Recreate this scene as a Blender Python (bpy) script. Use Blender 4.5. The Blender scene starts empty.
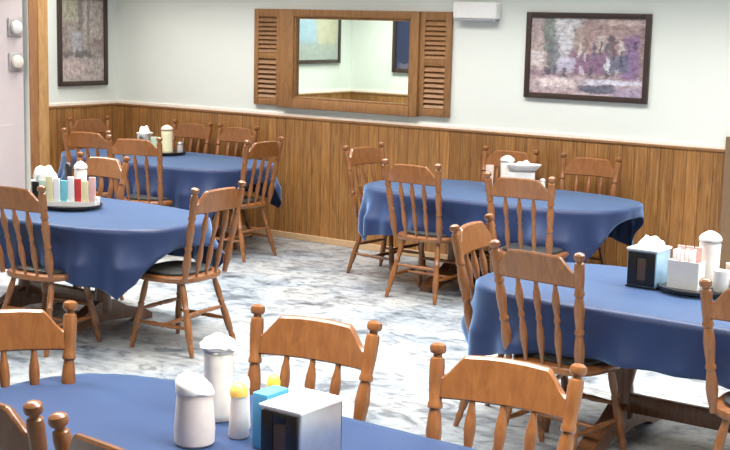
import bpy, bmesh, math, random
from mathutils import Vector, Matrix
PI = math.pi
random.seed(7)
scn = bpy.context.scene
COL = scn.collection

# ------------------------------------------------------------------ materials
def new_mat(name):
    m = bpy.data.materials.new(name); m.use_nodes = True
    nt = m.node_tree; b = nt.nodes['Principled BSDF']
    return m, nt, b
def N(nt, typ, **kw):
    n = nt.nodes.new(typ)
    for k, v in kw.items():
        if k in n.inputs: n.inputs[k].default_value = v
        else: setattr(n, k, v)
    return n
def ramp(nt, fac, stops):
    r = nt.nodes.new('ShaderNodeValToRGB')
    while len(r.color_ramp.elements) < len(stops): r.color_ramp.elements.new(0.5)
    for e, (p, c) in zip(r.color_ramp.elements, stops): e.position = p; e.color = (*c, 1)
    nt.links.new(fac, r.inputs['Fac']); return r
def mixc(nt, fac, a, b, mode='MIX'):
    n = nt.nodes.new('ShaderNodeMix'); n.data_type = 'RGBA'; n.blend_type = mode
    for sock, v in ((n.inputs[0], fac), (n.inputs[6], a), (n.inputs[7], b)):
        if hasattr(v, 'links'): nt.links.new(v, sock)
        elif isinstance(v, (int, float)): sock.default_value = v
        else: sock.default_value = (*v, 1)
    return n.outputs[2]
def math_(nt, op, a, b=None, clamp=False):
    n = nt.nodes.new('ShaderNodeMath'); n.operation = op; n.use_clamp = clamp
    for i, v in enumerate((a, b)):
        if v is None: continue
        if hasattr(v, 'links'): nt.links.new(v, n.inputs[i])
        else: n.inputs[i].default_value = v
    return n.outputs[0]
def coords(nt, scale, kind='Object'):
    t = nt.nodes.new('ShaderNodeTexCoord'); mp = nt.nodes.new('ShaderNodeMapping')
    mp.inputs['Scale'].default_value = scale
    nt.links.new(t.outputs[kind], mp.inputs['Vector']); return mp.outputs['Vector']
def bump(nt, b, h, strength, dist=0.002):
    n = N(nt, 'ShaderNodeBump', Strength=strength, Distance=dist)
    nt.links.new(h, n.inputs['Height']); nt.links.new(n.outputs['Normal'], b.inputs['Normal'])

def plain(name, col, rough=0.5, metal=0.0, coat=0.0, noise=0.06, scale=30):
    m, nt, b = new_mat(name)
    nz = N(nt, 'ShaderNodeTexNoise', Scale=scale, Detail=3.0)
    nt.links.new(coords(nt, (1, 1, 1)), nz.inputs['Vector'])
    lo = tuple(c*(1-noise) for c in col); hi = tuple(min(1, c*(1+noise)) for c in col)
    r = ramp(nt, nz.outputs['Fac'], [(0.3, lo), (0.7, hi)])
    nt.links.new(r.outputs['Color'], b.inputs['Base Color'])
    b.inputs['Roughness'].default_value = rough; b.inputs['Metallic'].default_value = metal
    b.inputs['Coat Weight'].default_value = coat
    return m
def wood(name, dark, mid, light, scale=(9, 9, 1.5), rough=0.35, coat=0.35, grain=6.0, varies=True):
    m, nt, b = new_mat(name)
    v = coords(nt, scale)
    nz = N(nt, 'ShaderNodeTexNoise', Scale=grain, Detail=6.0, Roughness=0.6, Distortion=0.8)
    nt.links.new(v, nz.inputs['Vector'])
    r = ramp(nt, nz.outputs['Fac'], [(0.25, dark), (0.5, mid), (0.78, light)])
    c = r.outputs['Color']
    if varies:
        oi = nt.nodes.new('ShaderNodeObjectInfo')
        h = N(nt, 'ShaderNodeHueSaturation')
        nt.links.new(math_(nt, 'MULTIPLY_ADD', oi.outputs['Random'], 0.22), h.inputs['Value'])
        h.inputs['Value'].links[0].from_node.inputs[2].default_value = 0.9
        nt.links.new(c, h.inputs['Color']); c = h.outputs['Color']
    nt.links.new(c, b.inputs['Base Color'])
    b.inputs['Roughness'].default_value = rough; b.inputs['Coat Weight'].default_value = coat
    b.inputs['Coat Roughness'].default_value = 0.22
    bump(nt, b, nz.outputs['Fac'], 0.15, 0.001)
    return m
M = {}
M['wood'] = wood('maple_stain', (0.15, 0.050, 0.012), (0.215, 0.077, 0.019), (0.29, 0.112, 0.030), scale=(5, 5, 1.2), coat=0.5)
M['table_wood'] = wood('dark_oak', (0.09, 0.035, 0.015), (0.16, 0.065, 0.028), (0.24, 0.10, 0.045))
M['frame_wood'] = wood('oak_frame', (0.18, 0.082, 0.026), (0.27, 0.128, 0.043), (0.36, 0.18, 0.065), scale=(6, 6, 1.2), rough=0.5, coat=0.1)
M['shutter_wood'] = wood('oak_shutter', (0.18, 0.08, 0.028), (0.27, 0.125, 0.042), (0.36, 0.18, 0.065), scale=(2, 6, 6), rough=0.5, coat=0.1)
M['casing'] = wood('pine_casing', (0.36, 0.19, 0.07), (0.50, 0.28, 0.11), (0.60, 0.36, 0.16), scale=(6, 6, 1), rough=0.5, coat=0.1)
M['jamb'] = wood('jamb_stain', (0.30, 0.13, 0.055), (0.40, 0.19, 0.08), (0.48, 0.25, 0.11), scale=(6, 6, 1), rough=0.5, coat=0.1)
M['dark_trim'] = wood('cap_stain', (0.20, 0.09, 0.03), (0.30, 0.14, 0.05), (0.38, 0.19, 0.07), scale=(1, 6, 6), rough=0.5, coat=0.1)
M['base'] = plain('tan_baseboard', (0.55, 0.36, 0.20), 0.5)
M['pad'] = plain('black_vinyl', (0.030, 0.032, 0.030), 0.38)
M['dark_frame'] = plain('dark_frame', (0.045, 0.028, 0.022), 0.35)
M['grey_trim'] = plain('brown_trim', (0.20, 0.125, 0.07), 0.6)  # darker brown than the panelling beside it
M['cream'] = plain('cream_moulding', (0.86, 0.78, 0.68), 0.5)
M['white'] = plain('white_plastic', (0.86, 0.85, 0.83), 0.4, noise=0.02)
M['cup'] = plain('milky_white', (0.88, 0.85, 0.80), 0.35, noise=0.03)
M['pinkish'] = plain('pale_pink_plastic', (0.82, 0.66, 0.58), 0.4, noise=0.04)
M['paper'] = plain('napkin_paper', (0.90, 0.90, 0.89), 0.8, noise=0.03)
M['grey'] = plain('grey_plastic', (0.35, 0.36, 0.38), 0.4)
M['band'] = plain('steel_band', (0.55, 0.55, 0.56), 0.3, 0.8)
M['chrome'] = plain('brushed_steel', (0.66, 0.68, 0.72), 0.32, 0.85, noise=0.04)
M['reflect_steel'] = plain('steel_blue_reflection', (0.42, 0.66, 0.86), 0.35, 0.25, noise=0.04)  # blue reflection of the cloth put into the steel colour
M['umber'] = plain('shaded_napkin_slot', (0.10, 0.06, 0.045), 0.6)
M['black'] = plain('black_plastic', (0.012, 0.012, 0.013), 0.3)
M['blue'] = plain('sky_blue_carton', (0.10, 0.40, 0.66), 0.45)
M['yellow'] = plain('yellow_cap', (0.86, 0.68, 0.08), 0.35)
M['orange'] = plain('amber_cap', (0.90, 0.55, 0.12), 0.35)
M['red'] = plain('red_paper', (0.62, 0.05, 0.05), 0.6)
M['cyan'] = plain('cyan_paper', (0.20, 0.62, 0.72), 0.6)
M['green'] = plain('pale_green_paper', (0.58, 0.74, 0.56), 0.6)
M['pink'] = plain('pink_paper', (0.86, 0.50, 0.46), 0.6)
M['yellowpaper'] = plain('yellow_paper', (0.86, 0.78, 0.45), 0.6)
M['lemon'] = plain('pale_lemon_fill', (0.82, 0.78, 0.50), 0.35)
M['tanlid'] = plain('tan_lid', (0.74, 0.56, 0.42), 0.4)
M['door'] = plain('pale_mauve_paint', (0.68, 0.60, 0.61), 0.5, noise=0.03, scale=3)
M['ceil'] = plain('ceiling_paint', (0.82, 0.82, 0.80), 0.9)

def wall_paint():
    m, nt, b = new_mat('pale_sage_paint')
    nz = N(nt, 'ShaderNodeTexNoise', Scale=1.2, Detail=2.0); nt.links.new(coords(nt, (1, 1, 1)), nz.inputs['Vector'])
    r = ramp(nt, nz.outputs['Fac'], [(0.3, (0.735, 0.775, 0.72)), (0.7, (0.755, 0.785, 0.735))])
    nt.links.new(r.outputs['Color'], b.inputs['Base Color']); b.inputs['Roughness'].default_value = 0.65
    f = N(nt, 'ShaderNodeTexNoise', Scale=180.0, Detail=2.0); nt.links.new(coords(nt, (1, 1, 1)), f.inputs['Vector'])
    bump(nt, b, f.outputs['Fac'], 0.08, 0.001)
    return m
M['wall'] = wall_paint()

def wainscot_mat():
    # grooved sheet panelling: object X runs along the wall
    m, nt, b = new_mat('oak_sheet_panelling')
    t = nt.nodes.new('ShaderNodeTexCoord'); sep = nt.nodes.new('ShaderNodeSeparateXYZ')
    nt.links.new(t.outputs['Object'], sep.inputs[0])
    x = sep.outputs['X']
    u = math_(nt, 'DIVIDE', x, 0.1015)
    cell = math_(nt, 'FLOOR', u)
    frac = math_(nt, 'FRACT', u)
    wn = nt.nodes.new('ShaderNodeTexWhiteNoise'); wn.noise_dimensions = '1D'
    nt.links.new(cell, wn.inputs['W'])
    comb = nt.nodes.new('ShaderNodeCombineXYZ')
    nt.links.new(math_(nt, 'MULTIPLY', x, 42.0), comb.inputs[0])
    nt.links.new(math_(nt, 'MULTIPLY', cell, 7.3), comb.inputs[1])
    nt.links.new(math_(nt, 'MULTIPLY', sep.outputs['Z'], 1.9), comb.inputs[2])
    nz = N(nt, 'ShaderNodeTexNoise', Scale=1.6, Detail=7.0, Roughness=0.62, Distortion=1.2)
    nt.links.new(comb.outputs[0], nz.inputs['Vector'])
    r = ramp(nt, nz.outputs['Fac'], [(0.28, (0.15, 0.060, 0.016)), (0.5, (0.30, 0.138, 0.040)), (0.74, (0.46, 0.24, 0.085))])
    h = N(nt, 'ShaderNodeHueSaturation')
    nt.links.new(math_(nt, 'ADD', math_(nt, 'MULTIPLY', wn.outputs['Value'], 0.30), 0.85), h.inputs['Value'])
    nt.links.new(r.outputs['Color'], h.inputs['Color'])
    g = math_(nt, 'LESS_THAN', frac, 0.055)
    c = mixc(nt, math_(nt, 'MULTIPLY', g, 0.75), h.outputs['Color'], (0.085, 0.03, 0.01))
    nt.links.new(c, b.inputs['Base Color'])
    b.inputs['Roughness'].default_value = 0.42; b.inputs['Coat Weight'].default_value = 0.15
    bump(nt, b, math_(nt, 'SUBTRACT', 1.0, g), 0.5, 0.003)
    return m
M['wainscot'] = wainscot_mat()

def floor_mat():
    m, nt, b = new_mat('marbled_slate_vinyl')
    v = coords(nt, (1, 1, 1))
    a = N(nt, 'ShaderNodeTexNoise', Scale=2.6, Detail=7.0, Roughness=0.62, Distortion=0.9); nt.links.new(v, a.inputs['Vector'])
    d = N(nt, 'ShaderNodeTexNoise', Scale=8.5, Detail=5.0, Roughness=0.6, Distortion=1.5); nt.links.new(coords(nt, (0.7, 1.2, 1)), d.inputs['Vector'])
    e = N(nt, 'ShaderNodeTexNoise', Scale=1.3, Detail=3.0); nt.links.new(coords(nt, (1, 1, 1)), e.inputs['Vector'])
    c1 = ramp(nt, a.outputs['Fac'], [(0.33, (0.12, 0.14, 0.16)), (0.44, (0.33, 0.36, 0.38)), (0.54, (0.40, 0.425, 0.435)), (0.7, (0.49, 0.505, 0.50))]).outputs['Color']
    c2 = ramp(nt, d.outputs['Fac'], [(0.36, (0.22, 0.24, 0.27)), (0.47, (0.72, 0.73, 0.73)), (0.62, (1, 1, 1))]).outputs['Color']
    c3 = ramp(nt, e.outputs['Fac'], [(0.38, (0.86, 0.92, 1.0)), (0.62, (1.0, 0.97, 0.95))]).outputs['Color']
    c = mixc(nt, 0.8, c1, c2, 'MULTIPLY'); c = mixc(nt, 0.9, c, c3, 'MULTIPLY')
    nt.links.new(c, b.inputs['Base Color'])
    b.inputs['Roughness'].default_value = 0.36
    bump(nt, b, d.outputs['Fac'], 0.25, 0.002)
    return m
M['floor'] = floor_mat()

def cloth_mat():
    m, nt, b = new_mat('navy_polyester')
    w = N(nt, 'ShaderNodeTexNoise', Scale=420.0, Detail=2.0); nt.links.new(coords(nt, (1, 1, 1)), w.inputs['Vector'])
    z = N(nt, 'ShaderNodeTexNoise', Scale=3.0, Detail=3.0); nt.links.new(coords(nt, (1, 1, 1)), z.inputs['Vector'])
    r = ramp(nt, z.outputs['Fac'], [(0.3, (0.011, 0.022, 0.076)), (0.7, (0.015, 0.032, 0.102))])
    nt.links.new(r.outputs['Color'], b.inputs['Base Color'])
    b.inputs['Roughness'].default_value = 0.48
    b.inputs['Specular IOR Level'].default_value = 0.35
    b.inputs['Sheen Weight'].default_value = 1.0; b.inputs['Sheen Roughness'].default_value = 0.38
    b.inputs['Sheen Tint'].default_value = (0.34, 0.58, 1.0, 1)
    bump(nt, b, w.outputs['Fac'], 0.25, 0.001)
    return m
M['cloth'] = cloth_mat()

def mirror_mat():
    m, nt, b = new_mat('silvered_glass')
    nz = N(nt, 'ShaderNodeTexNoise', Scale=2.0); nt.links.new(coords(nt, (1, 1, 1)), nz.inputs['Vector'])
    r = ramp(nt, nz.outputs['Fac'], [(0.3, (0.70, 0.80, 0.74)), (0.7, (0.73, 0.83, 0.77))])
    nt.links.new(r.outputs['Color'], b.inputs['Base Color'])
    b.inputs['Metallic'].default_value = 1.0; b.inputs['Roughness'].default_value = 0.015
    return m
M['mirror'] = mirror_mat()

def painting(name, base, blobs, noise_scale=9.0, mottle=0.7):
    """brushy picture: soft coloured patches over a base, all broken up by noise (UV space)"""
    m, nt, b = new_mat(name)
    uv = nt.nodes.new('ShaderNodeTexCoord').outputs['UV']
    nz = N(nt, 'ShaderNodeTexNoise', Scale=noise_scale, Detail=5.0, Roughness=0.65); nt.links.new(uv, nz.inputs['Vector'])
    off = nt.nodes.new('ShaderNodeVectorMath'); off.operation = 'MULTIPLY_ADD'
    nt.links.new(nz.outputs['Color'], off.inputs[0]); off.inputs[1].default_value = (0.13, 0.13, 0); nt.links.new(uv, off.inputs[2])
    sub = nt.nodes.new('ShaderNodeVectorMath'); sub.operation = 'SUBTRACT'
    nt.links.new(off.outputs[0], sub.inputs[0]); sub.inputs[1].default_value = (0.065, 0.065, 0)
    sep = nt.nodes.new('ShaderNodeSeparateXYZ'); nt.links.new(sub.outputs[0], sep.inputs[0])
    c = base
    for (cx, cy, rx, ry, col, amt) in blobs:
        dx = math_(nt, 'DIVIDE', math_(nt, 'ABSOLUTE', math_(nt, 'SUBTRACT', sep.outputs['X'], cx)), rx)
        dy = math_(nt, 'DIVIDE', math_(nt, 'ABSOLUTE', math_(nt, 'SUBTRACT', sep.outputs['Y'], cy)), ry)
        d = math_(nt, 'MAXIMUM', dx, dy)
        f = math_(nt, 'MULTIPLY', math_(nt, 'MULTIPLY', math_(nt, 'SUBTRACT', 1.15, d), 3.0, True), amt)
        c = mixc(nt, f, c, col)
    n2 = N(nt, 'ShaderNodeTexNoise', Scale=noise_scale*1.9, Detail=6.0, Roughness=0.7); nt.links.new(uv, n2.inputs['Vector'])
    mot = ramp(nt, n2.outputs['Fac'], [(0.36, (0.30, 0.27, 0.30)), (0.62, (1.12, 1.10, 1.1))]).outputs['Color']
    c = mixc(nt, mottle, c, mot, 'MULTIPLY')
    nt.links.new(c, b.inputs['Base Color']); b.inputs['Roughness'].default_value = 0.4
    return m
rp = random.Random(12)
strokes = []
for k in range(9):      # windows and columns of the big building
    x = 0.45+0.055*k
    strokes.append((x, 0.55+rp.uniform(-.08, .12), 0.010, rp.uniform(.05, .11), rp.choice([(0.10, 0.08, 0.13), (0.16, 0.10, 0.14), (0.70, 0.62, 0.62), (0.13, 0.13, 0.20)]), 0.8))
for k in range(7):      # small figures and shop fronts
    strokes.append((0.16+0.1*k+rp.uniform(-.03, .03), 0.31+rp.uniform(-.02, .03), 0.014, 0.05, rp.choice([(0.10, 0.09, 0.12), (0.14, 0.12, 0.2), (0.6, 0.55, 0.6)]), 0.8))
M['street'] = painting('street_painting', (0.34, 0.26, 0.27), [
    (0.33, 0.84, 0.15, 0.24, (0.72, 0.72, 0.73), 0.95), (0.30, 0.60, 0.07, 0.2, (0.66, 0.66, 0.70), 0.8),
    (0.10, 0.62, 0.10, 0.42, (0.56, 0.46, 0.44), 0.8), (0.19, 0.78, 0.05, 0.24, (0.22, 0.27, 0.24), 0.85), (0.23, 0.52, 0.05, 0.2, (0.19, 0.21, 0.22), 0.8),
    (0.70, 0.72, 0.24, 0.20, (0.47, 0.34, 0.32), 0.8), (0.80, 0.92, 0.22, 0.05, (0.70, 0.56, 0.52), 0.8),
    (0.46, 0.62, 0.07, 0.22, (0.40, 0.30, 0.27), 0.8), (0.55, 0.42, 0.16, 0.12, (0.26, 0.15, 0.26), 0.8), (0.86, 0.50, 0.06, 0.26, (0.27, 0.17, 0.33), 0.85),
    (0.62, 0.66, 0.035, 0.09, (0.64, 0.56, 0.53), 0.8), (0.70, 0.66, 0.025, 0.10, (0.10, 0.09, 0.12), 0.75), (0.77, 0.62, 0.02, 0.09, (0.72, 0.66, 0.66), 0.8),
    (0.75, 0.42, 0.09, 0.10, (0.16, 0.19, 0.27), 0.8), (0.67, 0.40, 0.018, 0.10, (0.78, 0.78, 0.82), 0.8), (0.34, 0.40, 0.07, 0.09, (0.58, 0.56, 0.70), 0.8),
    (0.10, 0.46, 0.05, 0.08, (0.76, 0.70, 0.70), 0.8), (0.13, 0.28, 0.12, 0.05, (0.30, 0.20, 0.26), 0.7),
    (0.50, 0.15, 0.50, 0.12, (0.55, 0.45, 0.47), 0.85), (0.26, 0.19, 0.14, 0.05, (0.82, 0.72, 0.70), 0.9), (0.60, 0.14, 0.15, 0.045, (0.10, 0.12, 0.17), 0.85),
    (0.72, 0.22, 0.22, 0.03, (0.66, 0.67, 0.78), 0.85), (0.86, 0.10, 0.12, 0.06, (0.40, 0.33, 0.48), 0.7), (0.2, 0.04, 0.2, 0.03, (0.46, 0.27, 0.22), 0.7)]+strokes, 11.0)
M['park'] = painting('woodland_painting', (0.40, 0.35, 0.32), [
    (0.22, 0.84, 0.18, 0.14, (0.40, 0.41, 0.29), 0.8), (0.70, 0.75, 0.20, 0.25, (0.52, 0.46, 0.42), 0.8), (0.45, 0.72, 0.04, 0.3, (0.22, 0.20, 0.19), 0.8),
    (0.62, 0.66, 0.03, 0.28, (0.27, 0.24, 0.22), 0.7), (0.15, 0.5, 0.04, 0.2, (0.26, 0.22, 0.21), 0.6), (0.38, 0.48, 0.10, 0.12, (0.46, 0.47, 0.50), 0.8),
    (0.80, 0.47, 0.10, 0.05, (0.30, 0.22, 0.22), 0.7), (0.50, 0.345, 0.18, 0.035, (0.16, 0.15, 0.15), 0.85), (0.20, 0.35, 0.10, 0.03, (0.17, 0.14, 0.14), 0.8),
    (0.50, 0.15, 0.50, 0.15, (0.52, 0.46, 0.43), 0.8), (0.30, 0.19, 0.22, 0.07, (0.62, 0.49, 0.47), 0.85)], 9.0)
M['lake'] = painting('lakeside_painting', (0.44, 0.50, 0.46), [
    (0.55, 0.60, 0.16, 0.40, (0.36, 0.50, 0.60), 0.9), (0.62, 0.75, 0.10, 0.16, (0.55, 0.66, 0.76), 0.8), (0.85, 0.5, 0.10, 0.5, (0.46, 0.45, 0.38), 0.8),
    (0.2, 0.6, 0.15, 0.4, (0.56, 0.52, 0.36), 0.8), (0.5, 0.15, 0.5, 0.14, (0.36, 0.40, 0.36), 0.7)], 6.0, 0.2)
M['night'] = painting('night_poster', (0.028, 0.036, 0.085), [
    (0.25, 0.14, 0.14, 0.06, (0.62, 0.62, 0.66), 0.9), (0.35, 0.22, 0.025, 0.12, (0.60, 0.60, 0.66), 0.85), (0.55, 0.09, 0.3, 0.04, (0.16, 0.14, 0.2), 0.8)], 5.0, 0.1)

# ------------------------------------------------------------------ mesh helpers
def link(name, bm, mat, parent=None, smooth=True, angle=40):
    me = bpy.data.meshes.new(name); bmesh.ops.recalc_face_normals(bm, faces=bm.faces)
    bm.to_mesh(me); bm.free()
    me.materials.append(mat if not isinstance(mat, str) else M[mat])
    if smooth:
        for p in me.polygons: p.use_smooth = True
        me.set_sharp_from_angle(angle=math.radians(angle))
    o = bpy.data.objects.new(name, me); COL.objects.link(o)
    if parent is not None: o.parent = parent
    return o
def box(bm, x0, x1, y0, y1, z0, z1, bev=0.0, seg=2, mtx=None):
    r = bmesh.ops.create_cube(bm, size=1.0)
    vs = r['verts']
    for v in vs: v.co = Vector((x0+(v.co.x+.5)*(x1-x0), y0+(v.co.y+.5)*(y1-y0), z0+(v.co.z+.5)*(z1-z0)))
    if mtx is not None: bmesh.ops.transform(bm, matrix=mtx, verts=vs)
    if bev > 0:
        es = list({e for v in vs for e in v.link_edges})
        bmesh.ops.bevel(bm, geom=es, offset=bev, segments=seg, affect='EDGES', profile=0.5)
    return bm
def lathe(bm, A, B, prof, n=14, caps=True):
    """turned piece along A->B; prof = (t 0..1, radius)"""
    A = Vector(A); B = Vector(B); ax = (B-A); L = ax.length; ax.normalize()
    u = ax.orthogonal().normalized(); w = ax.cross(u)
    rings = []
    for t, r in prof:
        c = A+ax*(L*t)
        rings.append([bm.verts.new(c+(u*math.cos(2*PI*k/n)+w*math.sin(2*PI*k/n))*max(r, 1e-4)) for k in range(n)])
    for a, b in zip(rings, rings[1:]):
        for k in range(n): bm.faces.new((a[k], a[(k+1) % n], b[(k+1) % n], b[k]))
    if caps: bm.faces.new(rings[0][::-1]); bm.faces.new(rings[-1])
    return bm
def prism(bm, pts, d0, d1, axis='y', fn=None):
    """closed outline pts (a,b) extruded along axis; fn moves the vertices afterwards"""
    def P(a, b, d): return {'y': (a, d, b), 'z': (a, b, d), 'x': (d, a, b)}[axis]
    lo = [bm.verts.new(P(a, b, d0)) for a, b in pts]; hi = [bm.verts.new(P(a, b, d1)) for a, b in pts]
    n = len(pts)
    bm.faces.new(lo[::-1]); bm.faces.new(hi)
    for i in range(n): bm.faces.new((lo[i], lo[(i+1) % n], hi[(i+1) % n], hi[i]))
    if fn:
        for v in lo+hi: v.co = fn(v.co.copy())
    return bm
def empty(name, label, cat, loc=(0, 0, 0), rz=0.0, group=None):
    o = bpy.data.objects.new(name, None); COL.objects.link(o); o.empty_display_size = 0.1
    o.location = loc; o.rotation_euler = (0, 0, rz); o['label'] = label; o['category'] = cat
    if group: o['group'] = group
    return o
def tag(o, label, cat, group=None, kind=None):
    o['label'] = label; o['category'] = cat
    if group: o['group'] = group
    if kind: o['kind'] = kind
    return o
def struct(name, bm, mat, label, cat, parent=None, smooth=False):
    o = link(name, bm, mat, parent, smooth)
    if parent is None: o['kind'] = 'structure'; o['label'] = label; o['category'] = cat
    return o
def dup(root, loc, rz, label, group=None):
    r = root.copy(); COL.objects.link(r); r.location = loc; r.rotation_euler = (0, 0, rz); r['label'] = label
    if group: r['group'] = group
    for ch in list(root.children):
        c = ch.copy(); COL.objects.link(c); c.parent = r
        for g in list(ch.children):
            d = g.copy(); COL.objects.link(d); d.parent = c
    return r

# ------------------------------------------------------------------ setting
X1, Y1, ZC = 11.5, -11.0, 2.75        # far sides of the room, ceiling height
HW = 1.10                              # top of the panelling
YJ = -3.944                            # where the left wall turns in
XJ = 1.55
struct('floor', box(bmesh.new(), -0.1, X1, Y1, 0.1, -0.1, 0), 'floor', 'grey marbled slate-look vinyl floor', 'floor')
struct('ceiling', box(bmesh.new(), -0.1, X1, Y1, 0.1, ZC, ZC+0.1), 'ceil', 'plain white ceiling', 'ceiling')
struct('wall_back', box(bmesh.new(), -0.1, X1, 0, 0.1, 0, ZC), 'wall', 'pale sage wall above oak panelling, with the shuttered mirror', 'wall')
bm = bmesh.new()                       # left wall with a door opening
DY0, DY1, DZ = -2.08, -1.115, 2.17
box(bm, -0.1, 0, DY1, 0, 0, ZC); box(bm, -0.1, 0, YJ-0.1, DY0, 0, ZC); box(bm, -0.1, 0, DY0, DY1, DZ, ZC)
struct('wall_left', bm, 'wall', 'pale sage left wall beside the mauve door', 'wall')
bm = bmesh.new(); box(bm, 0, XJ, YJ-0.1, YJ, 0, ZC); box(bm, XJ-0.1, XJ, Y1, YJ-0.1, 0, ZC)
struct('wall_front', bm, 'wall', 'pale wall seen only in the mirror', 'wall')
struct('wall_near', box(bmesh.new(), XJ-0.1, X1, Y1-0.1, Y1, 0, ZC), 'wall', 'pale wall behind the viewer', 'wall')
struct('wall_right', box(bmesh.new(), X1, X1+0.1, Y1, 0.1, 0, ZC), 'wall', 'pale wall out of view on the right', 'wall')
def wains(name, x0, x1, loc, rz, label):
    o = struct(name, box(bmesh.new(), x0, x1, -0.014, 0, 0.0, HW), 'wainscot', label, 'panelling')
    o.location = loc; o.rotation_euler = (0, 0, rz); return o
wains('trim_1', 0, X1-0.02, (0, 0, 0), 0, 'grooved oak wainscot panelling along the back wall')
wains('trim_2', 0.0, 0.90, (0, -0.905, 0), PI/2, 'short run of oak wainscot between the door and the corner')
wains('trim_3', 0.0, DY0-0.2-YJ, (0, YJ+0.0, 0), PI/2, 'oak wainscot beyond the door')
wains('trim_4', -XJ, 0, (0, YJ, 0), PI, 'oak wainscot on the wall seen in the mirror')
def cap(name, pts_len, loc, rz, label):
    bm = bmesh.new()
    box(bm, 0, pts_len, -0.022, 0, HW-0.016, HW+0.002, 0.003)
    o = struct(name, bm, 'dark_trim', label, 'trim'); o.location = loc; o.rotation_euler = (0, 0, rz)
    bm = bmesh.new(); box(bm, 0, pts_len, -0.012, 0, HW+0.002, HW+0.030, 0.003)
    o2 = struct('moulding', bm, 'cream', '', '', parent=o); o2['label'] = 'thin cream moulding'
    return o
cap('trim_5', X1-0.03, (0, 0, 0), 0, 'cap rail with a thin cream moulding on the back wall panelling')
cap('trim_6', 0.90, (0, -0.905, 0), PI/2, 'cap rail on the short panelling by the door')
cap('trim_7', DY0-0.2-YJ, (0, YJ, 0), PI/2, 'cap rail on the panelling beyond the door')
o = cap('trim_8', XJ, (XJ, YJ, 0), PI, 'cap rail on the panelling seen in the mirror')
bm = bmesh.new(); box(bm, 0.0, X1-0.03, -0.030, -0.0145, 0, 0.058, 0.004)
struct('baseboard_back', bm, 'base', 'low tan baseboard along the back wall', 'baseboard')
bm = bmesh.new(); box(bm, 0.0145, 0.030, -0.905, -0.03, 0, 0.058, 0.004)
struct('baseboard_left', bm, 'base', 'low tan baseboard by the door', 'baseboard')
# vertical board closing the panelling at the right edge of the view
bm = bmesh.new(); box(bm, 6.185, 6.30, -0.05, -0.0145, 0.0, 1.20, 0.004)
struct('trim_9', bm, 'grey_trim', 'dark brown vertical wood post at the right end of the panelling', 'trim')

# door in the left wall
d = struct('door_1', box(bmesh.new(), -0.075, -0.035, DY0+0.03, DY1-0.03, 0.005, DZ-0.03, 0.003), 'door', 'pale mauve painted door in the left wall', 'door')
bm = bmesh.new()
box(bm, -0.035, -0.031, DY0+0.14, DY1-0.14, 0.2, 0.95, 0.002)
struct('panel', bm, 'door', '', '', parent=d)
bm = bmesh.new(); lathe(bm, (-0.035, DY0+0.1, 1.0), (0.03, DY0+0.1, 1.0), [(0, .03), (.1, .03), (.15, .012), (.5, .012), (.6, .026), (.85, .028), (1, .012)])
struct('door_knob', bm, 'band', '', '', parent=d, smooth=True)
bm = bmesh.new()
box(bm, 0.0, 0.024, DY1+0.10, DY1+0.215, 0, DZ+0.20, 0.004); box(bm, 0.0, 0.024, DY0-0.20, DY0-0.10, 0, DZ+0.20, 0.004); box(bm, 0.0, 0.024, DY0-0.10, DY1+0.10, DZ+0.10, DZ+0.20, 0.004)
dc = struct('trim_10', bm, 'casing', 'honey pine casing board around the mauve door', 'door casing')
bm = bmesh.new()
box(bm, -0.1, 0.012, DY1+0.005, DY1+0.10, 0, DZ+0.1, 0.003); box(bm, -0.1, 0.018, DY0-0.10, DY0+0.02, 0, DZ+0.1, 0.003); box(bm, -0.1, 0.018, DY0+0.02, DY1-0.02, DZ-0.02, DZ+0.1, 0.003)
struct('trim_11', bm, 'jamb', 'reddish brown door jamb inside the pine casing', 'door jamb')

# ------------------------------------------------------------------ things on the walls
def framed(name, label, cat, w, h, fw, matname, loc, rz, depth=0.03):
    """hangs on a wall whose outward normal is local -Y; origin at bottom centre against the wall"""
    t = empty(name, label, cat, loc, rz)
    bm = bmesh.new()
    box(bm, -w/2, -w/2+fw, -depth, 0, 0, h, 0.004); box(bm, w/2-fw, w/2, -depth, 0, 0, h, 0.004)
    box(bm, -w/2+fw, w/2-fw, -depth, 0, 0, fw, 0.004); box(bm, -w/2+fw, w/2-fw, -depth, 0, h-fw, h, 0.004)
    link('frame', bm, 'dark_frame', t)
    bm = bmesh.new(); uvl = bm.loops.layers.uv.new('UVMap')
    box(bm, -w/2+fw, w/2-fw, -depth*0.5, -0.002, fw, h-fw)
    for f in bm.faces:
        for lp in f.loops: lp[uvl].uv = ((lp.vert.co.x+w/2)/w, lp.vert.co.z/h)
    link('canvas', bm, matname, t, smooth=False)
    return t
framed('framed_painting', 'wide dark-framed street scene painting in violet and brown on the right of the back wall', 'painting', 1.03, 0.66, 0.042, 'street', (5.045, 0, 1.395), 0)
framed('framed_painting', 'narrow dark-framed grey woodland painting between the door and the corner', 'painting', 0.62, 0.86, 0.045, 'park', (0, -0.465, 1.285), PI/2)
framed('framed_painting', 'large pale blue-green painting on the left wall, seen only in the mirror', 'painting', 1.25, 0.86, 0.045, 'lake', (0, -3.055, 1.45), PI/2)
framed('framed_poster', 'dark navy framed picture seen only at the right edge of the mirror', 'poster', 0.62, 0.86, 0.05, 'night', (0.925, YJ, 1.36), PI)

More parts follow.
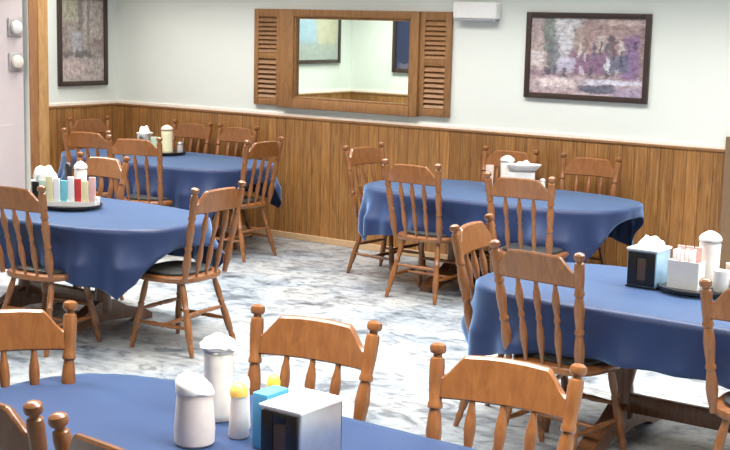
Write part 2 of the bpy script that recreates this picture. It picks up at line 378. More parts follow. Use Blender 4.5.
# mirror with louvred shutters
mt = empty('wall_mirror', 'wide wood-framed wall mirror with louvred shutters on both sides', 'mirror', (2.85, -0.0, 1.18))
bm = bmesh.new()
gx0, gx1, gz0, gz1 = -0.61, 0.62, 0.085, 0.80
fx0, fx1 = -0.765, 0.70
box(bm, fx0, gx0, -0.055, 0, 0.0, 0.865, 0.006); box(bm, gx1, fx1, -0.055, 0, 0.0, 0.865, 0.006)
box(bm, gx0, gx1, -0.055, 0, 0.0, gz0, 0.006); box(bm, gx0, gx1, -0.055, 0, gz1, 0.865, 0.006)
link('mirror_frame', bm, 'frame_wood', mt)
bm = bmesh.new()
for (a, b, c, e) in ((gx0, gx0+0.018, gz0, gz1), (gx1-0.018, gx1, gz0, gz1), (gx0+0.018, gx1-0.018, gz0, gz0+0.018), (gx0+0.018, gx1-0.018, gz1-0.018, gz1)):
    box(bm, a, b, -0.042, -0.004, c, e, 0.003)
link('inner_moulding', bm, 'shutter_wood', mt)
link('mirror_glass', box(bmesh.new(), gx0+0.005, gx1-0.005, -0.014, -0.003, gz0+0.005, gz1-0.005), 'mirror', mt, smooth=False)
def shutter(x0, x1):
    bm = bmesh.new(); st = 0.052; z0, z1 = 0.012, 0.865; zm = 0.455
    box(bm, x0, x0+st, -0.035, 0, z0, z1, 0.004); box(bm, x1-st, x1, -0.035, 0, z0, z1, 0.004)
    for (a, b) in ((z0, z0+0.07), (zm-0.03, zm+0.03), (z1-0.07, z1)): box(bm, x0+st, x1-st, -0.033, 0, a, b, 0.003)
    s = link('shutter', bm, 'frame_wood', mt)
    bm = bmesh.new()
    for (a, b) in ((z0+0.07, zm-0.03), (zm+0.03, z1-0.07)):
        n = 8; p = (b-a)/n
        for k in range(n):
            zc = a+(k+.5)*p
            box(bm, x0+st-0.003, x1-st+0.003, -0.030, 0.030, -0.0045, 0.0045, 0.0015, 1, Matrix.Translation((0, -0.018, zc)) @ Matrix.Rotation(math.radians(58), 4, 'X'))
    for v in bm.verts: v.co.y = min(v.co.y, -0.001)
    link('louvres', bm, 'shutter_wood', s)
shutter(-1.075, fx0-0.002); shutter(fx1+0.002, 1.0)

# white box high on the wall right of the mirror
t = empty('wall_box', 'white plastic box fixed high on the wall between mirror and street painting', 'wall box', (4.10, 0, 1.975))
link('housing', box(bmesh.new(), -0.21, 0.19, -0.085, 0, 0.018, 0.15, 0.014, 3), 'white', t)
link('lip', box(bmesh.new(), -0.195, 0.175, -0.075, 0, 0.0, 0.02, 0.006), 'grey', t)
# two small pale fittings on the door
def fitting(z, mat, label, y):
    t = empty('door_fitting', label, 'door fitting', (-0.035, y, z))
    bm = bmesh.new(); box(bm, 0, 0.02, -0.085, 0.075, -0.085, 0.085, 0.012, 3); link('backplate', bm, 'grey_pale', t)
    bm = bmesh.new(); lathe(bm, (0.02, -0.01, 0.0), (0.07, -0.01, 0.0), [(0, .05), (.3, .062), (.7, .055), (.93, .03), (1, .004)], 18); link('cover', bm, mat, t)
M['grey_pale'] = plain('pale_grey_metal', (0.52, 0.49, 0.50), 0.4, 0.2)
fitting(1.83, 'white', 'bright white round fitting high on the mauve door', -1.235)
fitting(1.52, 'cream', 'cream round fitting on the mauve door, lower of the two', -1.23)

# ------------------------------------------------------------------ chair
CH = 1.0
def make_chair(label):
    t = empty('dining_chair', label, 'chair')
    # seat: rounded shield with a scooped top edge
    def outline(s, n=40):
        pts = []
        for k in range(n):
            a = 2*PI*k/n; c, si = math.cos(a), math.sin(a)
            x = 0.232*s*abs(c)**0.62*(1 if c >= 0 else -1); y = 0.212*s*abs(si)**0.68*(1 if si >= 0 else -1)
            x *= 1.0+0.10*(y/0.212)*0.5
            pts.append((x, y+0.012))
        return pts
    bm = bmesh.new()
    rings = []
    for (s, z) in ((0.90, 0.418), (0.97, 0.422), (1.0, 0.434), (1.0, 0.444), (0.975, 0.454), (0.93, 0.457)):
        rings.append([bm.verts.new((x, y, z)) for x, y in outline(s)])
    for a, b in zip(rings, rings[1:]):
        for k in range(len(a)): bm.faces.new((a[k], a[(k+1) % len(a)], b[(k+1) % len(a)], b[k]))
    bm.faces.new(rings[0][::-1]); bm.faces.new(rings[-1])
    link('seat', bm, 'wood', t)
    bm = bmesh.new(); rings = []
    for (s, z) in ((0.80, 0.4575), (0.84, 0.462), (0.83, 0.472), (0.72, 0.480), (0.4, 0.481)):
        rings.append([bm.verts.new((x, y+0.02, z)) for x, y in outline(s)])
    for a, b in zip(rings, rings[1:]):
        for k in range(len(a)): bm.faces.new((a[k], a[(k+1) % len(a)], b[(k+1) % len(a)], b[k]))
    bm.faces.new(rings[0][::-1]); bm.faces.new(rings[-1])
    p = link('seat_pad', bm, 'pad', t); p['label'] = 'dark vinyl seat pad'
    yb, yt = -0.178, -0.282            # post foot and post head
    def back(z): return yb+(yt-yb)*(z-0.45)/(CH-0.45)
    for s in (-1, 1):
        bm = bmesh.new()
        lathe(bm, (s*0.187, yb, 0.445), (s*0.222, yt, CH),
              [(0, .015), (.05, .016), (.10, .021), (.17, .025), (.25, .022), (.32, .0165), (.335, .022), (.355, .022), (.37, .017),
               (.44, .021), (.53, .0245), (.60, .021), (.645, .017), (.655, .023), (.675, .023), (.69, .0195), (.78, .0225), (.88, .0235), (.915, .021),
               (.925, .0135), (.938, .0135), (.945, .022), (.962, .0255), (.985, .0235), (.997, .014), (1.0, .003)], 16)
        link('back_post', bm, 'wood', t)
    # crest rail: low shoulders, ogee up to a raised middle, bowed back
    up = [(-0.208, 0.897), (-0.198, 0.896), (-0.188, 0.900), (-0.178, 0.909), (-0.166, 0.924), (-0.154, 0.939), (-0.144, 0.951), (-0.136, 0.960), (-0.128, 0.964), (-0.120, 0.964), (-0.06, 0.968), (0, 0.969)]
    up = up+[(-a, b) for a, b in up[::-1][1:]]
    lo = [(x, 0.838+0.006*math.cos(x/0.21*PI/2)) for x in [0.208-0.0416*k for k in range(11)]]
    pts = up+lo
    bm = bmesh.new()
    def bend(c):
        bow = 0.020*(1-(c.x/0.21)**2)
        return Vector((c.x, c.y+back(c.z)-bow, c.z))
    # build as strips so that the bend stays clean
    xs = sorted({round(a, 4) for a, _ in up} | {round(-0.208+0.0208*k, 4) for k in range(21)})
    def ev(x):
        for (a0, b0), (a1, b1) in zip(up, up[1:]):
            if a0 <= x <= a1: return b0+(b1-b0)*(x-a0)/(a1-a0)
        return up[-1][1]
    cols = []
    th = 0.0135
    for x in xs:
        zt = ev(x)+0.008; zb = 0.838+0.004*math.cos(x/0.21*PI/2)
        sec = [(-th*0.55, zb), (-th, zb+0.006), (-th, zt-0.007), (-th*0.45, zt), (th*0.45, zt), (th, zt-0.007), (th, zb+0.006), (th*0.55, zb)]
        cols.append([bm.verts.new(bend(Vector((x, y, z)))) for y, z in sec])
    for a, b in zip(cols, cols[1:]):
        for k in range(8): bm.faces.new((a[k], a[(k+1) % 8], b[(k+1) % 8], b[k]))
    bm.faces.new(cols[0]); bm.faces.new(cols[-1][::-1])
    link('crest_rail', bm, 'wood', t, angle=35)
    for x in (-0.096, 0.0, 0.096):
        bow = 0.020*(1-(x/0.21)**2)
        bm = bmesh.new()
        lathe(bm, (x*0.93, yb-0.006, 0.45), (x*1.02, back(0.842)-bow, 0.846),
              [(0, .0085), (.08, .009), (.18, .0135), (.30, .0175), (.42, .0155), (.52, .0105), (.55, .0145), (.58, .0145), (.61, .010), (.68, .0145), (.78, .0185), (.86, .0165), (.94, .0105), (1, .009)], 12)
        link('spindle', bm, 'wood', t)
    tops = {}; feet = {}
    legprof = [(0, .0125), (.06, .014), (.13, .019), (.16, .0155), (.20, .0155), (.22, .020), (.36, .0225), (.5, .020), (.60, .016), (.615, .020), (.64, .020), (.655, .016), (.75, .019), (.85, .0185), (.93, .015), (1.0, .013)]
    for key, tp, ft in (('fl', (-.155, .135, .424), (-.215, .205, 0)), ('fr', (.155, .135, .424), (.215, .205, 0)),
                        ('bl', (-.145, -.125, .424), (-.205, -.245, 0)), ('br', (.145, -.125, .424), (.205, -.245, 0))):
        bm = bmesh.new(); lathe(bm, ft, tp, legprof, 14); link('leg', bm, 'wood', t)
        tops[key] = Vector(tp); feet[key] = Vector(ft)
    def at(k, z): return feet[k]+(tops[k]-feet[k])*(z/0.424)
    sp = [(0, .008), (.12, .010), (.35, .014), (.45, .011), (.5, .0155), (.55, .011), (.65, .014), (.88, .010), (1, .008)]
    bm = bmesh.new(); lathe(bm, at('fl', .16), at('bl', .16), sp, 12); link('stretcher', bm, 'wood', t)
    bm = bmesh.new(); lathe(bm, at('fr', .16), at('br', .16), sp, 12); link('stretcher', bm, 'wood', t)
    a = (at('fl', .16)+at('bl', .16))/2; b = (at('fr', .16)+at('br', .16))/2
    bm = bmesh.new(); lathe(bm, a, b, sp, 12); link('stretcher', bm, 'wood', t)
    bm = bmesh.new(); lathe(bm, at('fl', .235), at('fr', .235), sp, 12); link('stretcher', bm, 'wood', t)
    bm = bmesh.new(); lathe(bm, at('bl', .235), at('br', .235), sp, 12); link('stretcher', bm, 'wood', t)
    return t
# mid-point of the two post heads, turn (0 = faces the back wall), label, group
CHAIRS = [
 ((4.43, -3.47), 94, 'wooden spindle-back chair at the right end of the left-hand middle table', 'T2'),
 ((3.56, -4.26), 6, 'wooden chair at the left photo edge, its back to us before the coloured packets', 'T2'),
 ((2.76, -2.80), 182, 'wooden chair facing us behind the left-hand middle table, right of the coloured packets', 'T2'),
 ((4.50, -1.56), 0, 'wooden chair, back to us, at the left front of the far right table', 'T3'),
 ((3.53, -0.77), -94, 'wooden chair at the left end of the far right table, close to the panelled wall', 'T3'),
 ((5.43, -1.70), 8, 'wooden chair with its back to us hiding the white condiments on the far right table', 'T3'),
 ((5.195, -0.15), 184, 'wooden chair facing us behind the far right table, below the street painting', 'T3'),
 ((4.50, -0.14), 182, 'wooden chair mostly hidden behind the condiment tray of the far right table', 'T3'),
 ((6.205, -3.60), -82, 'wooden chair tucked at the left end of the near right table', 'T4'),
 ((6.825, -4.10), -6, 'wooden chair, full spindle back to us, at the front of the near right table', 'T4'),
 ((7.89, -4.29), 3, 'wooden chair cut by the right edge of the photo, at the near right table', 'T4'),
 ((6.895, -5.765), 188, 'wooden chair facing us across the front table, behind the steel napkin dispenser', 'T5'),
 ((7.645, -5.82), 187, 'large wooden chair facing us at the front table, rightmost of that table', 'T5'),
 ((6.04, -6.35), -124, 'wooden chair at the left end of the front table, crest cut by the photo edge', 'T5'),
 ((6.755, -7.01), -3, 'wooden chair at the bottom left corner, only its right post knob and crest end showing', 'T5'),
 ((7.315, -7.07), -6, 'wooden chair at the bottom edge, only its left post knob showing beside another knob', 'T5'),
 ((2.70, -0.98), 91, 'wooden chair at the right end of the far left table, facing left', 'T1'),
 ((1.88, -1.64), 20, 'wooden chair, back to us, before the yellow sugar dispenser of the far left table', 'T1'),
 ((1.17, -1.50), 14, 'wooden chair, back to us, at the left front of the far left table', 'T1'),
 ((0.14, -0.52), -95, 'wooden chair at the left end of the far left table, beside the door casing', 'T1'),
 ((1.12, -0.13), 181, 'wooden chair facing us behind the far left table, just right of the sugar dispenser', 'T1'),
 ((1.68, -0.13), 179, 'wooden chair facing us behind the far left table, the one nearer the mirror', 'T1'),
]
GR = {'T1': 'chairs around the far left table', 'T2': 'chairs around the left-hand middle table', 'T3': 'chairs around the far right table',
      'T4': 'chairs around the near right table', 'T5': 'chairs around the front table'}
proto = None
for (mx, my), deg, lab, g in CHAIRS:
    a = math.radians(deg); ox = mx+0.282*-math.sin(a); oy = my+0.282*math.cos(a)
    if proto is None:
        proto = make_chair(lab); proto.location = (ox, oy, 0); proto.rotation_euler = (0, 0, a); proto['group'] = GR[g]; first = proto
    else: dup(proto, (ox, oy, 0), a, lab, GR[g])

# ------------------------------------------------------------------ tables and cloths
TA, TB, TZ = 1.05, 0.52, 0.722
def sup(a, b, n, k, K):
    t = 2*PI*k/K; c, s = math.cos(t), math.sin(t)
    return (a*abs(c)**(2/n)*(1 if c >= 0 else -1), b*abs(s)**(2/n)*(1 if s >= 0 else -1))
def make_table(label, loc, n):
    t = empty('dining_table', label, 'table', loc, 0, 'dining tables under blue cloths')
    bm = bmesh.new(); prism(bm, [sup(TA, TB, n, k, 96) for k in range(96)], TZ-0.032, TZ, 'z')
    link('tabletop', bm, 'table_wood', t)
    for s in (-1, 1):
        bm = bmesh.new(); x = s*0.36
        lathe(bm, (x, 0, 0.10), (x, 0, TZ-0.06), [(0, .055), (.1, .06), (.2, .05), (.3, .045), (.5, .068), (.65, .058), (.78, .045), (.9, .055), (1, .06)], 18)
        box(bm, x-0.045, x+0.045, -0.30, 0.30, TZ-0.075, TZ-0.033, 0.008)
        foot = [(-0.40, 0), (-0.40, 0.035), (-0.33, 0.075), (-0.18, 0.115), (-0.07, 0.175), (0.07, 0.175), (0.18, 0.115), (0.33, 0.075), (0.40, 0.035), (0.40, 0), (0.30, 0), (0.22, 0.03), (0, 0.05), (-0.22, 0.03), (-0.30, 0)]
        prism(bm, foot, x-0.042, x+0.042, 'x')
        link('pedestal', bm, 'table_wood', t, angle=30)
    bm = bmesh.new(); box(bm, -0.36, 0.36, -0.024, 0.024, 0.13, 0.22, 0.008); link('stretcher', bm, 'table_wood', t)
    return t
def make_cloth(label, loc, n, ex, ey, seed, rot=0.0, dx=0.0):
    rnd = random.Random(seed)
    K = 1440
    dense = [Vector(sup(TA+0.004, TB+0.004, n, k, 12000)) for k in range(12000)]
    cum = [0.0]
    for k in range(12000): cum.append(cum[-1]+(dense[(k+1) % 12000]-dense[k]).length)
    out = []; j = 0
    for k in range(K):
        t = cum[-1]*k/K
        while cum[j+1] < t: j += 1
        out.append(dense[j].lerp(dense[(j+1) % 12000], (t-cum[j])/max(1e-9, cum[j+1]-cum[j])))
    arc = [0.0]
    for k in range(K): arc.append(arc[-1]+(out[(k+1) % K]-out[k]).length)
    # outline sampled evenly by arc for quick lookup
    import numpy as np
    O = np.array([[p.x, p.y] for p in out])
    hx, hy = TA+ex, TB+ey
    nx, ny = int(2*hx/0.022), int(2*hy/0.022)
    ca, sa = math.cos(rot), math.sin(rot)
    fr = [(rnd.uniform(11, 14), rnd.uniform(0, 6.28)), (rnd.uniform(22, 28), rnd.uniform(0, 6.28)), (rnd.uniform(4, 6), rnd.uniform(0, 6.28))]
    bm = bmesh.new(); V = []
    top = TZ+0.006
    for j in range(ny+1):
        row = []
        for i in range(nx+1):
            x0 = dx-hx+2*hx*i/nx; y0 = -hy+2*hy*j/ny
            x, y = x0*ca-y0*sa, x0*sa+y0*ca
            inside = (abs(x)/(TA+.004))**n+(abs(y)/(TB+.004))**n <= 1
            dd = (O[:, 0]-x)**2+(O[:, 1]-y)**2; k = int(dd.argmin())
            d = math.sqrt(dd[k])
            if inside:
                z = top+0.0012*math.sin(7*x+1.3*seed)*math.sin(9*y+seed)
                if d < 0.01: z -= 0.002*(1-d/0.01)
                row.append(bm.verts.new((x, y, z)))
            else:
                q = out[k]; tn = (out[(k+1) % K]-out[k-1]).normalized(); nrm = Vector((tn.y, -tn.x))
                if nrm.dot(q) < 0: nrm = -nrm
                s = arc[k]
                w = 0.50*math.sin(fr[0][0]*s+fr[0][1])+0.50*math.sin(fr[1][0]*s+fr[1][1])+0.5*math.sin(fr[2][0]*s+fr[2][1])
                corner = (abs(q.x)/TA)**2*(abs(q.y)/TB)**2
                g = min(1.0, d/0.22)
                offn = 0.010*min(1, d/0.012)+0.01*d+(0.034+0.03*corner)*g*g*(w+0.75)
                if d > .31: d = .31+(d-.31)*.42
                drop = max(0.0, d-0.006)+0.003*min(1, d/.006)
                row.append(bm.verts.new((q.x+nrm.x*offn, q.y+nrm.y*offn, top-0.002-drop*0.985)))
        V.append(row)
    for j in range(ny):
        for i in range(nx): bm.faces.new((V[j][i], V[j][i+1], V[j+1][i+1], V[j+1][i]))
    o = link('tablecloth', bm, 'cloth', None, angle=75)
    md = o.modifiers.new('thickness', 'SOLIDIFY'); md.thickness = 0.002; md.offset = 1.0
    o.location = loc
    return tag(o, label, 'tablecloth', 'navy blue tablecloths')
TABLES = [
 ((1.42, -0.80), 3.0, .14, .32, 'table in the far left corner, under a navy cloth', 'navy tablecloth on the far left table, in the corner of the room', 11, 0.0),
 ((3.10, -3.48), 3.0, .14, .32, 'table in the left middle under a navy cloth, brown pedestal showing', 'navy tablecloth on the left-hand middle table, hanging in a long corner point', 5, 0.03),
 ((4.77, -0.79), 3.0, .17, .30, 'table at the far right by the panelled wall, under a navy cloth', 'navy tablecloth on the far right table below the street painting', 23, 0.0),
 ((7.335, -3.42), 3.6, .23, .235, 'table at the right, brown pedestal and floor stretcher showing below its navy cloth', 'navy tablecloth with a straight hem on the near right table', 31, 0.0),
 ((7.12, -6.44), 3.4, .20, .21, 'table closest to us at the bottom of the photo, under a blue cloth', 'navy tablecloth on the front table at the bottom of the photo', 41, 0.0)]
for (x, y), n, ex, ey, l1, l2, sd, rt in TABLES:
    make_table(l1, (x, y, 0), n); make_cloth(l2, (x, y, 0), n, ex, ey, sd, rt, -.09 if sd == 23 else 0.0)
ZT = TZ+0.009

# ------------------------------------------------------------------ table-top things
def lazy_susan(label, x, y, r=0.185):
    t = empty('lazy_susan', label, 'tray', (x, y, ZT), 0, 'black turntable trays')
    link('foot_ring', lathe(bmesh.new(), (0, 0, 0), (0, 0, 0.010), [(0, r*.7), (1, r*.7)], 32), 'black', t)
    link('turntable', lathe(bmesh.new(), (0, 0, 0.010), (0, 0, 0.030), [(0, r*.94), (.3, r), (1, r), (1, r*.95), (.55, r*.93)], 40), 'black', t)
    return ZT+0.0215
def sugar(label, x, y, z, r=0.047, h=0.25, body='cup', lid='white', crumpled=False, tip=0):
    t = empty('sugar_dispenser', label, 'sugar dispenser', (x, y, z), tip)
    bh = h*0.80
    link('jar', lathe(bmesh.new(), (0, 0, 0), (0, 0, bh), [(0, r*.90), (.03, r*.98), (.10, r), (.45, r*.93), (.80, r*.96), (.96, r*.98), (1, r*.9)], 24), body, t)
    link('collar', lathe(bmesh.new(), (0, 0, bh), (0, 0, bh+h*.035), [(0, r*.99), (.2, r*1.04), (.8, r*1.04), (1, r*.99)], 24), 'band', t)
    bm = bmesh.new()
    lathe(bm, (0, 0, bh+h*.035), (0, 0, h), [(0, r*1.03), (.2, r*1.03), (.5, r*.86), (.8, r*.5), (.96, r*.2), (1, r*.02)], 24)
    if crumpled:
        rr = random.Random(3)
        for v in bm.verts:
            if v.co.z > bh+h*.05:
                v.co.x *= 1.16+rr.uniform(-.10, .12); v.co.y *= 1.16+rr.uniform(-.10, .12); v.co.z += rr.uniform(-.008, .008)
    link('lid', bm, lid, t)
    bm = bmesh.new(); box(bm, -0.008, 0.008, r*.25, r*.85, h-h*.1, h-h*.075, 0.002, 1, None); link('pour_flap', bm, 'band', t)
    return t
def napkin_dispenser(label, x, y, z, side='chrome', face='black', w=0.15, dpt=0.165, h=0.185, rz=0.0):
    t = empty('napkin_dispenser', label, 'napkin dispenser', (x, y, z), rz, 'napkin dispensers')
    link('body', box(bmesh.new(), -w/2, w/2, -dpt/2, dpt/2, 0.006, h, 0.008, 3), side, t)
    link('base_plate', box(bmesh.new(), -w/2-.003, w/2+.003, -dpt/2-.003, dpt/2+.003, 0, 0.008, 0.002), 'black', t)
    link('top_cover', box(bmesh.new(), -w/2-.004, w/2+.004, -dpt/2-.006, dpt/2+.006, h-0.008, h+0.004, 0.004), 'paper', t)
    for s in (-1, 1):
        bm = bmesh.new(); y0 = s*(dpt/2+.001); y1 = s*(dpt/2+.008)
        box(bm, -w/2+.006, -0.022, min(y0, y1), max(y0, y1), 0.012, h-.012, 0.003); box(bm, 0.022, w/2-.006, min(y0, y1), max(y0, y1), 0.012, h-.012, 0.003)
        box(bm, -0.022, 0.022, min(y0, y1), max(y0, y1), 0.012, 0.04, 0.003); box(bm, -0.022, 0.022, min(y0, y1), max(y0, y1), h-.04, h-.012, 0.003)
        link('faceplate', bm, face, t)
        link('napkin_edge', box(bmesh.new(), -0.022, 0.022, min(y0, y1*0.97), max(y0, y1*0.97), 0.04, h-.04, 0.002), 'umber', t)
    return t
def napkin_pile(label, x, y, z, sx=.06, sy=.05, h=.03, seed=1):
    rr = random.Random(seed); bm = bmesh.new()
    bmesh.ops.create_icosphere(bm, subdivisions=3, radius=1.0)
    for v in bm.verts:
        k = 1+0.16*math.sin(5*v.co.x+seed)*math.cos(4*v.co.y+2*seed)
        v.co = Vector((v.co.x*sx*k, v.co.y*sy*k, max(0, v.co.z)*h*k*(1+.2*math.sin(9*v.co.x))))
    o = link('napkin', bm, 'paper'); o.location = (x, y, z); return tag(o, label, 'napkin')
def cup(label, name, cat, x, y, z, r, h, mat='cup', handle=False):
    t = empty(name, label, cat, (x, y, z))
    bm = bmesh.new()
    lathe(bm, (0, 0, 0), (0, 0, h), [(0, r*.75), (.03, r*.82), (.5, r*.95), (1, r), (1, r*.9), (.5, r*.84), (.08, r*.7)], 22)
    link('bowl', bm, mat, t)
    if handle:
        bm = bmesh.new(); pv = None
        pts = [Vector((-r*.88-.022*math.sin(PI*k/8), 0, h*.2+h*.6*k/8)) for k in range(9)]
        for a, b in zip(pts, pts[1:]): lathe(bm, a, b, [(0, .0045), (1, .0045)], 8)
        link('handle', bm, mat, t)
    return t
def shaker(label, x, y, z, r=.02, h=.085, body='cup', lid='band', name='salt_shaker', cat='shaker'):
    t = empty(name, label, cat, (x, y, z))
    link('jar', lathe(bmesh.new(), (0, 0, 0), (0, 0, h*.76), [(0, r*.9), (.06, r), (.5, r*.88), (.9, r*.8), (1, r*.78)], 18), body, t)
    link('cap', lathe(bmesh.new(), (0, 0, h*.76), (0, 0, h), [(0, r*.86), (.5, r*.86), (.85, r*.6), (1, r*.1)], 18), lid, t)
    return t
def caddy(label, x, y, z, w, d, h, rz, mat='white'):
    t = empty('packet_caddy', label, 'caddy', (x, y, z), rz)
    bm = bmesh.new(); k = .004
    box(bm, -w/2, w/2, -d/2, d/2, 0, k); box(bm, -w/2, w/2, -d/2, -d/2+k, k, h); box(bm, -w/2, w/2, d/2-k, d/2, k, h*1.0)
    box(bm, -w/2, -w/2+k, -d/2+k, d/2-k, k, h); box(bm, w/2-k, w/2, -d/2+k, d/2-k, k, h)
    link('tray', bm, mat, t)
    bm = bmesh.new(); box(bm, -.0025, .0025, -d/2+k, d/2-k, k, h*.95); link('divider', bm, mat, t)
    return t
def packet(label, x, y, z, w, h, mat, rz, lean=0.0, group=None, th=.010):
    bm = bmesh.new(); box(bm, -w/2, w/2, -th/2, th/2, 0, h, min(.003, th*.3), 2)
    for v in bm.verts:                 # pinched crimp at the top and the foot
        t_ = abs(v.co.z/h-.5)*2
        if t_ > .9: v.co.y *= .45
    o = link('packet', bm, mat); o.location = (x, y, z); o.rotation_euler = (lean, 0, rz)
    return tag(o, label, 'packet', group)

# far left table
z = lazy_susan('black turntable tray on the far left table', 1.25, -0.62, .18)
sugar('tall pale yellow sugar dispenser with tan lid on the far left table', 1.30, -0.66, z, .052, .25, 'lemon', 'tanlid')
napkin_dispenser('white-topped napkin dispenser on the far left table, left of the yellow sugar dispenser', 1.10, -0.735, z, 'chrome', 'chrome', .10, .10, .17, 0.2)
napkin_pile('white napkins heaped on the far left table dispenser', 1.10, -0.735, z+.175, .05, .045, .05, 4)
packet('pale green packet leaning left of the yellow sugar dispenser on the far left table', 1.185, -0.70, z, .06, .14, 'green', .5, .12)
shaker('small clear grey shaker right of the yellow sugar dispenser', 1.385, -0.58, z, .03, .10, 'grey_pale', 'band')

# left-hand middle table
cx, cy = 3.17, -3.46
z = lazy_susan('black turntable tray under the coloured packets on the left-hand middle table', cx, cy, .19)
cd = caddy('long white packet rack holding coloured packets on the left-hand middle table', cx, cy-0.03, z, .37, .11, .03, math.radians(35))
cols = [('green', 'pale green'), ('yellowpaper', 'pale yellow'), ('paper', 'white'), ('cyan', 'cyan blue'), ('paper', 'white'), ('red', 'red'), ('yellowpaper', 'cream yellow'), ('pink', 'salmon pink')]
ca, sa = math.cos(math.radians(35)), math.sin(math.radians(35))
wheres = ['leftmost in the rack', 'second from the left in the rack', 'between the yellow and the cyan one', 'left of the red one', 'between the cyan and the red one', 'in the middle of the rack', 'just right of the red one', 'rightmost in the rack']
for k, ((mat, nm), wh) in enumerate(zip(cols, wheres)):
    u = -.158+.0451*k
    if abs(u) < 0.006: u = .007
    vv = -.032
    px_, py_ = cx+u*ca-vv*sa, cy-.03+u*sa+vv*ca
    packet('%s packet, %s on the left-hand middle table' % (nm, wh), px_, py_, z+.0045, .042, .158+.012*((k*5) % 3), mat, math.radians(35), 0.0, 'coloured packets', .022)
napkin_dispenser('black-fronted napkin dispenser left of the coloured packets, white napkins on top', 2.99, -3.52, ZT, 'black', 'black', .15, .10, .17, math.radians(30))
napkin_pile('stack of white napkins on the black dispenser left of the coloured packets', 2.99, -3.52, ZT+.176, .095, .06, .08, 2)
shaker('dark brown sauce bottle behind the coloured packets', 3.065, -3.395, z, .03, .26, 'black', 'black', 'sauce_bottle', 'bottle')
sugar('white sugar dispenser behind the coloured packets on the left-hand middle table', 3.135, -3.355, z, .042, .27, 'cup', 'white')
cup('small white cup at the right end of the coloured packets', 'small_cup', 'cup', 3.325, -3.40, z, .026, .06)

# far right table
z = lazy_susan('black turntable tray on the far right table', 4.83, -0.63, .215)
sugar('white creamer jar with round lid on the far right table tray', 4.73, -0.60, z, .052, .24, 'cup', 'white')
caddy('low white caddy in the middle of the far right table tray', 4.86, -0.63, z, .20, .10, .13, math.radians(34))
t = empty('oval_dish', 'oval white dish set on the caddy of the far right table tray', 'dish', (4.88, -0.62, z+.1305), math.radians(34))
bm = bmesh.new(); lathe(bm, (0, 0, 0), (0, 0, .055), [(0, .05), (.25, .075), (.9, .1), (1, .1), (1, .094), (.4, .07)], 28)
for v in bm.verts: v.co.x *= 1.3; v.co.y *= .75
link('bowl', bm, 'cup', t)
napkin_pile('white folded napkin heaped in the oval dish', 4.88, -0.62, z+.158, .075, .04, .05, 6)
cup('tall pinkish cup at the left of the far right table tray', 'tumbler', 'tumbler', 4.655, -0.73, z, .03, .17, 'pinkish')
shaker('white shaker at the right of the far right table tray', 5.0, -0.545, z, .024, .085, 'cup', 'white')

# near right table
napkin_dispenser('napkin dispenser with black front and steel side reflecting blue on the near right table', 7.02, -3.31, ZT, 'reflect_steel', 'black', .15, .165, .185, 0)
napkin_pile('crumpled white napkins on top of the steel-sided dispenser', 7.02, -3.295, ZT+.19, .06, .06, .045, 3)
cx, cy = 7.265, -3.285
z = lazy_susan('black turntable tray at the right end of the near right table', cx, cy, .19)
caddy('white caddy filled with sugar packets on the near right table', cx-.045, cy-.055, z, .15, .085, .13, 0)
for k in range(6):
    u = -.052+.0175*k+(.003 if k > 2 else -.003)
    packet(['white packet, leftmost in the near right table caddy', 'white packet, second from the left in the near right table caddy', 'white packet, third from the left in the near right table caddy',
            'white packet, third from the right in the near right table caddy', 'white packet, second from the right in the near right table caddy', 'white packet, rightmost in the near right table caddy'][k],
           cx-.045+u, cy-.07, z+.0045, .04, .175+.006*(k % 2), 'paper' if k % 2 else 'cup', PI/2, 0, 'sugar packets in the white caddy', .013)
for k in range(3):
    packet(['pink packet, left one behind the white packets', 'pink packet, middle one behind the white packets', 'pink packet, right one behind the white packets'][k],
           cx-.085+.042*k, cy-.03, z+.0045, .036, .19, 'pink', 0.0, 0, 'pink packets in the white caddy', .014)
sugar('tall white sugar dispenser with domed lid on the near right table', cx+.02, cy+.06, z, .052, .265, 'cup', 'white')
cup('low white cup right of the tall dispenser on the near right table', 'small_cup', 'cup', cx+.115, cy-.03, z, .04, .10)
cup('pinkish cup at the far right of the near right table tray', 'small_cup', 'cup', cx+.135, cy+.07, z, .036, .12, 'pinkish')

# front table
sugar('tall white sugar dispenser with crumpled lid on the front table', 6.85, -6.19, ZT, .047, .265, 'cup', 'white', True)
M['rosy'] = plain('rosy_white', (0.84, 0.74, 0.68), 0.4, noise=0.05)
t = empty('creamer', 'short pinkish white creamer with a slanted white lid, left of the tall dispenser', 'creamer', (6.955, -6.41, ZT), math.radians(35))
link('jug', lathe(bmesh.new(), (0, 0, 0), (0, 0, .155), [(0, .052), (.04, .058), (.3, .060), (.75, .055), (1, .051)], 24), 'rosy', t)
bm = bmesh.new(); lathe(bm, (0, 0, .155), (0, 0, .205), [(0, .055), (.25, .057), (.6, .049), (.9, .030), (1, .01)], 24)
for v in bm.verts: v.co.z -= (v.co.x)*0.30*(1 if v.co.z > .16 else 0)
link('lid', bm, 'white', t)
shaker('small bottle with amber cap beside the tall white dispenser on the front table', 7.015, -6.285, ZT, .031, .165, 'rosy', 'orange', 'sauce_bottle', 'bottle')
shaker('slim white-capped shaker behind the amber-capped bottle', 6.975, -6.215, ZT, .02, .165, 'cup', 'white')
bm = bmesh.new(); box(bm, -.028, .028, -.05, .05, 0, .165, .005, 2)
o = link('carton', bm, 'blue'); o.location = (7.135, -6.285, ZT); o.rotation_euler = (0, 0, .0)
tag(o, 'blue carton between the amber-capped bottle and the steel napkin dispenser', 'carton')
shaker('bottle with round yellow cap behind the blue carton', 7.035, -6.15, ZT, .024, .165, 'yellowpaper', 'yellow', 'squeeze_bottle', 'bottle')
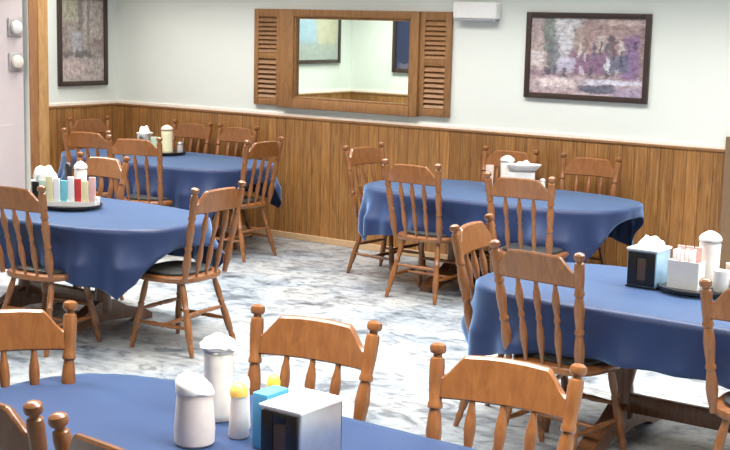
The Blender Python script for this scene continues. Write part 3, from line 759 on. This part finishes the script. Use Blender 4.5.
napkin_dispenser('steel napkin dispenser with black front and pale top on the front table', 7.285, -6.33, ZT, 'chrome', 'black', .14, .19, .17, 0)

# ------------------------------------------------------------------ light
def area(name, loc, sx, sy, power, col=(1, 1, 1), rot=(0, 0, 0)):
    l = bpy.data.lights.new(name, 'AREA'); l.shape = 'RECTANGLE'; l.size = sx; l.size_y = sy; l.energy = power; l.color = col
    o = bpy.data.objects.new(name, l); COL.objects.link(o); o.location = loc; o.rotation_euler = rot; return o
WARM = (1.0, 0.965, 0.92)
for y, pw in ((-1.05, 34), (-3.1, 66), (-6.2, 62)):
    for x in (1.6, 4.4, 7.2, 10.0):
        if x < 2 and y < -3.9: continue
        area('ceiling_lamp', (x, y, ZC-0.02), 2.6, 0.5, pw, WARM).data.spread = math.radians(125)
w = bpy.data.worlds.new('World'); scn.world = w; w.use_nodes = True
w.node_tree.nodes['Background'].inputs['Color'].default_value = (0.9, 0.95, 1.0, 1)
w.node_tree.nodes['Background'].inputs['Strength'].default_value = 0.25

# ------------------------------------------------------------------ camera
f_px, pitch, roll, yaw = 1300.0, 0.154711153, 0.0233694883, 0.614267291
C = Vector((9.43462605, -9.09471109, 1.94671898))
F = Vector((-math.sin(yaw)*math.cos(pitch), math.cos(yaw)*math.cos(pitch), -math.sin(pitch)))
R = Vector((math.cos(yaw), math.sin(yaw), 0)); U = R.cross(F)
R2 = R*math.cos(roll)+U*math.sin(roll); U2 = U*math.cos(roll)-R*math.sin(roll)
cam = bpy.data.cameras.new('camera'); cam.sensor_fit = 'HORIZONTAL'; cam.sensor_width = 36.0; cam.lens = f_px/730*36.0
co = bpy.data.objects.new('camera', cam); COL.objects.link(co)
mw = Matrix.Identity(4)
for i in range(3): mw[i][0] = R2[i]; mw[i][1] = U2[i]; mw[i][2] = -F[i]; mw[i][3] = C[i]
co.matrix_world = mw
scn.camera = co
vs = scn.view_settings
scn.display_settings.display_device = 'sRGB'
vs.view_transform = 'Standard'; vs.look = 'None'; vs.exposure = 0.62; vs.gamma = 1.0; vs.use_curve_mapping = False
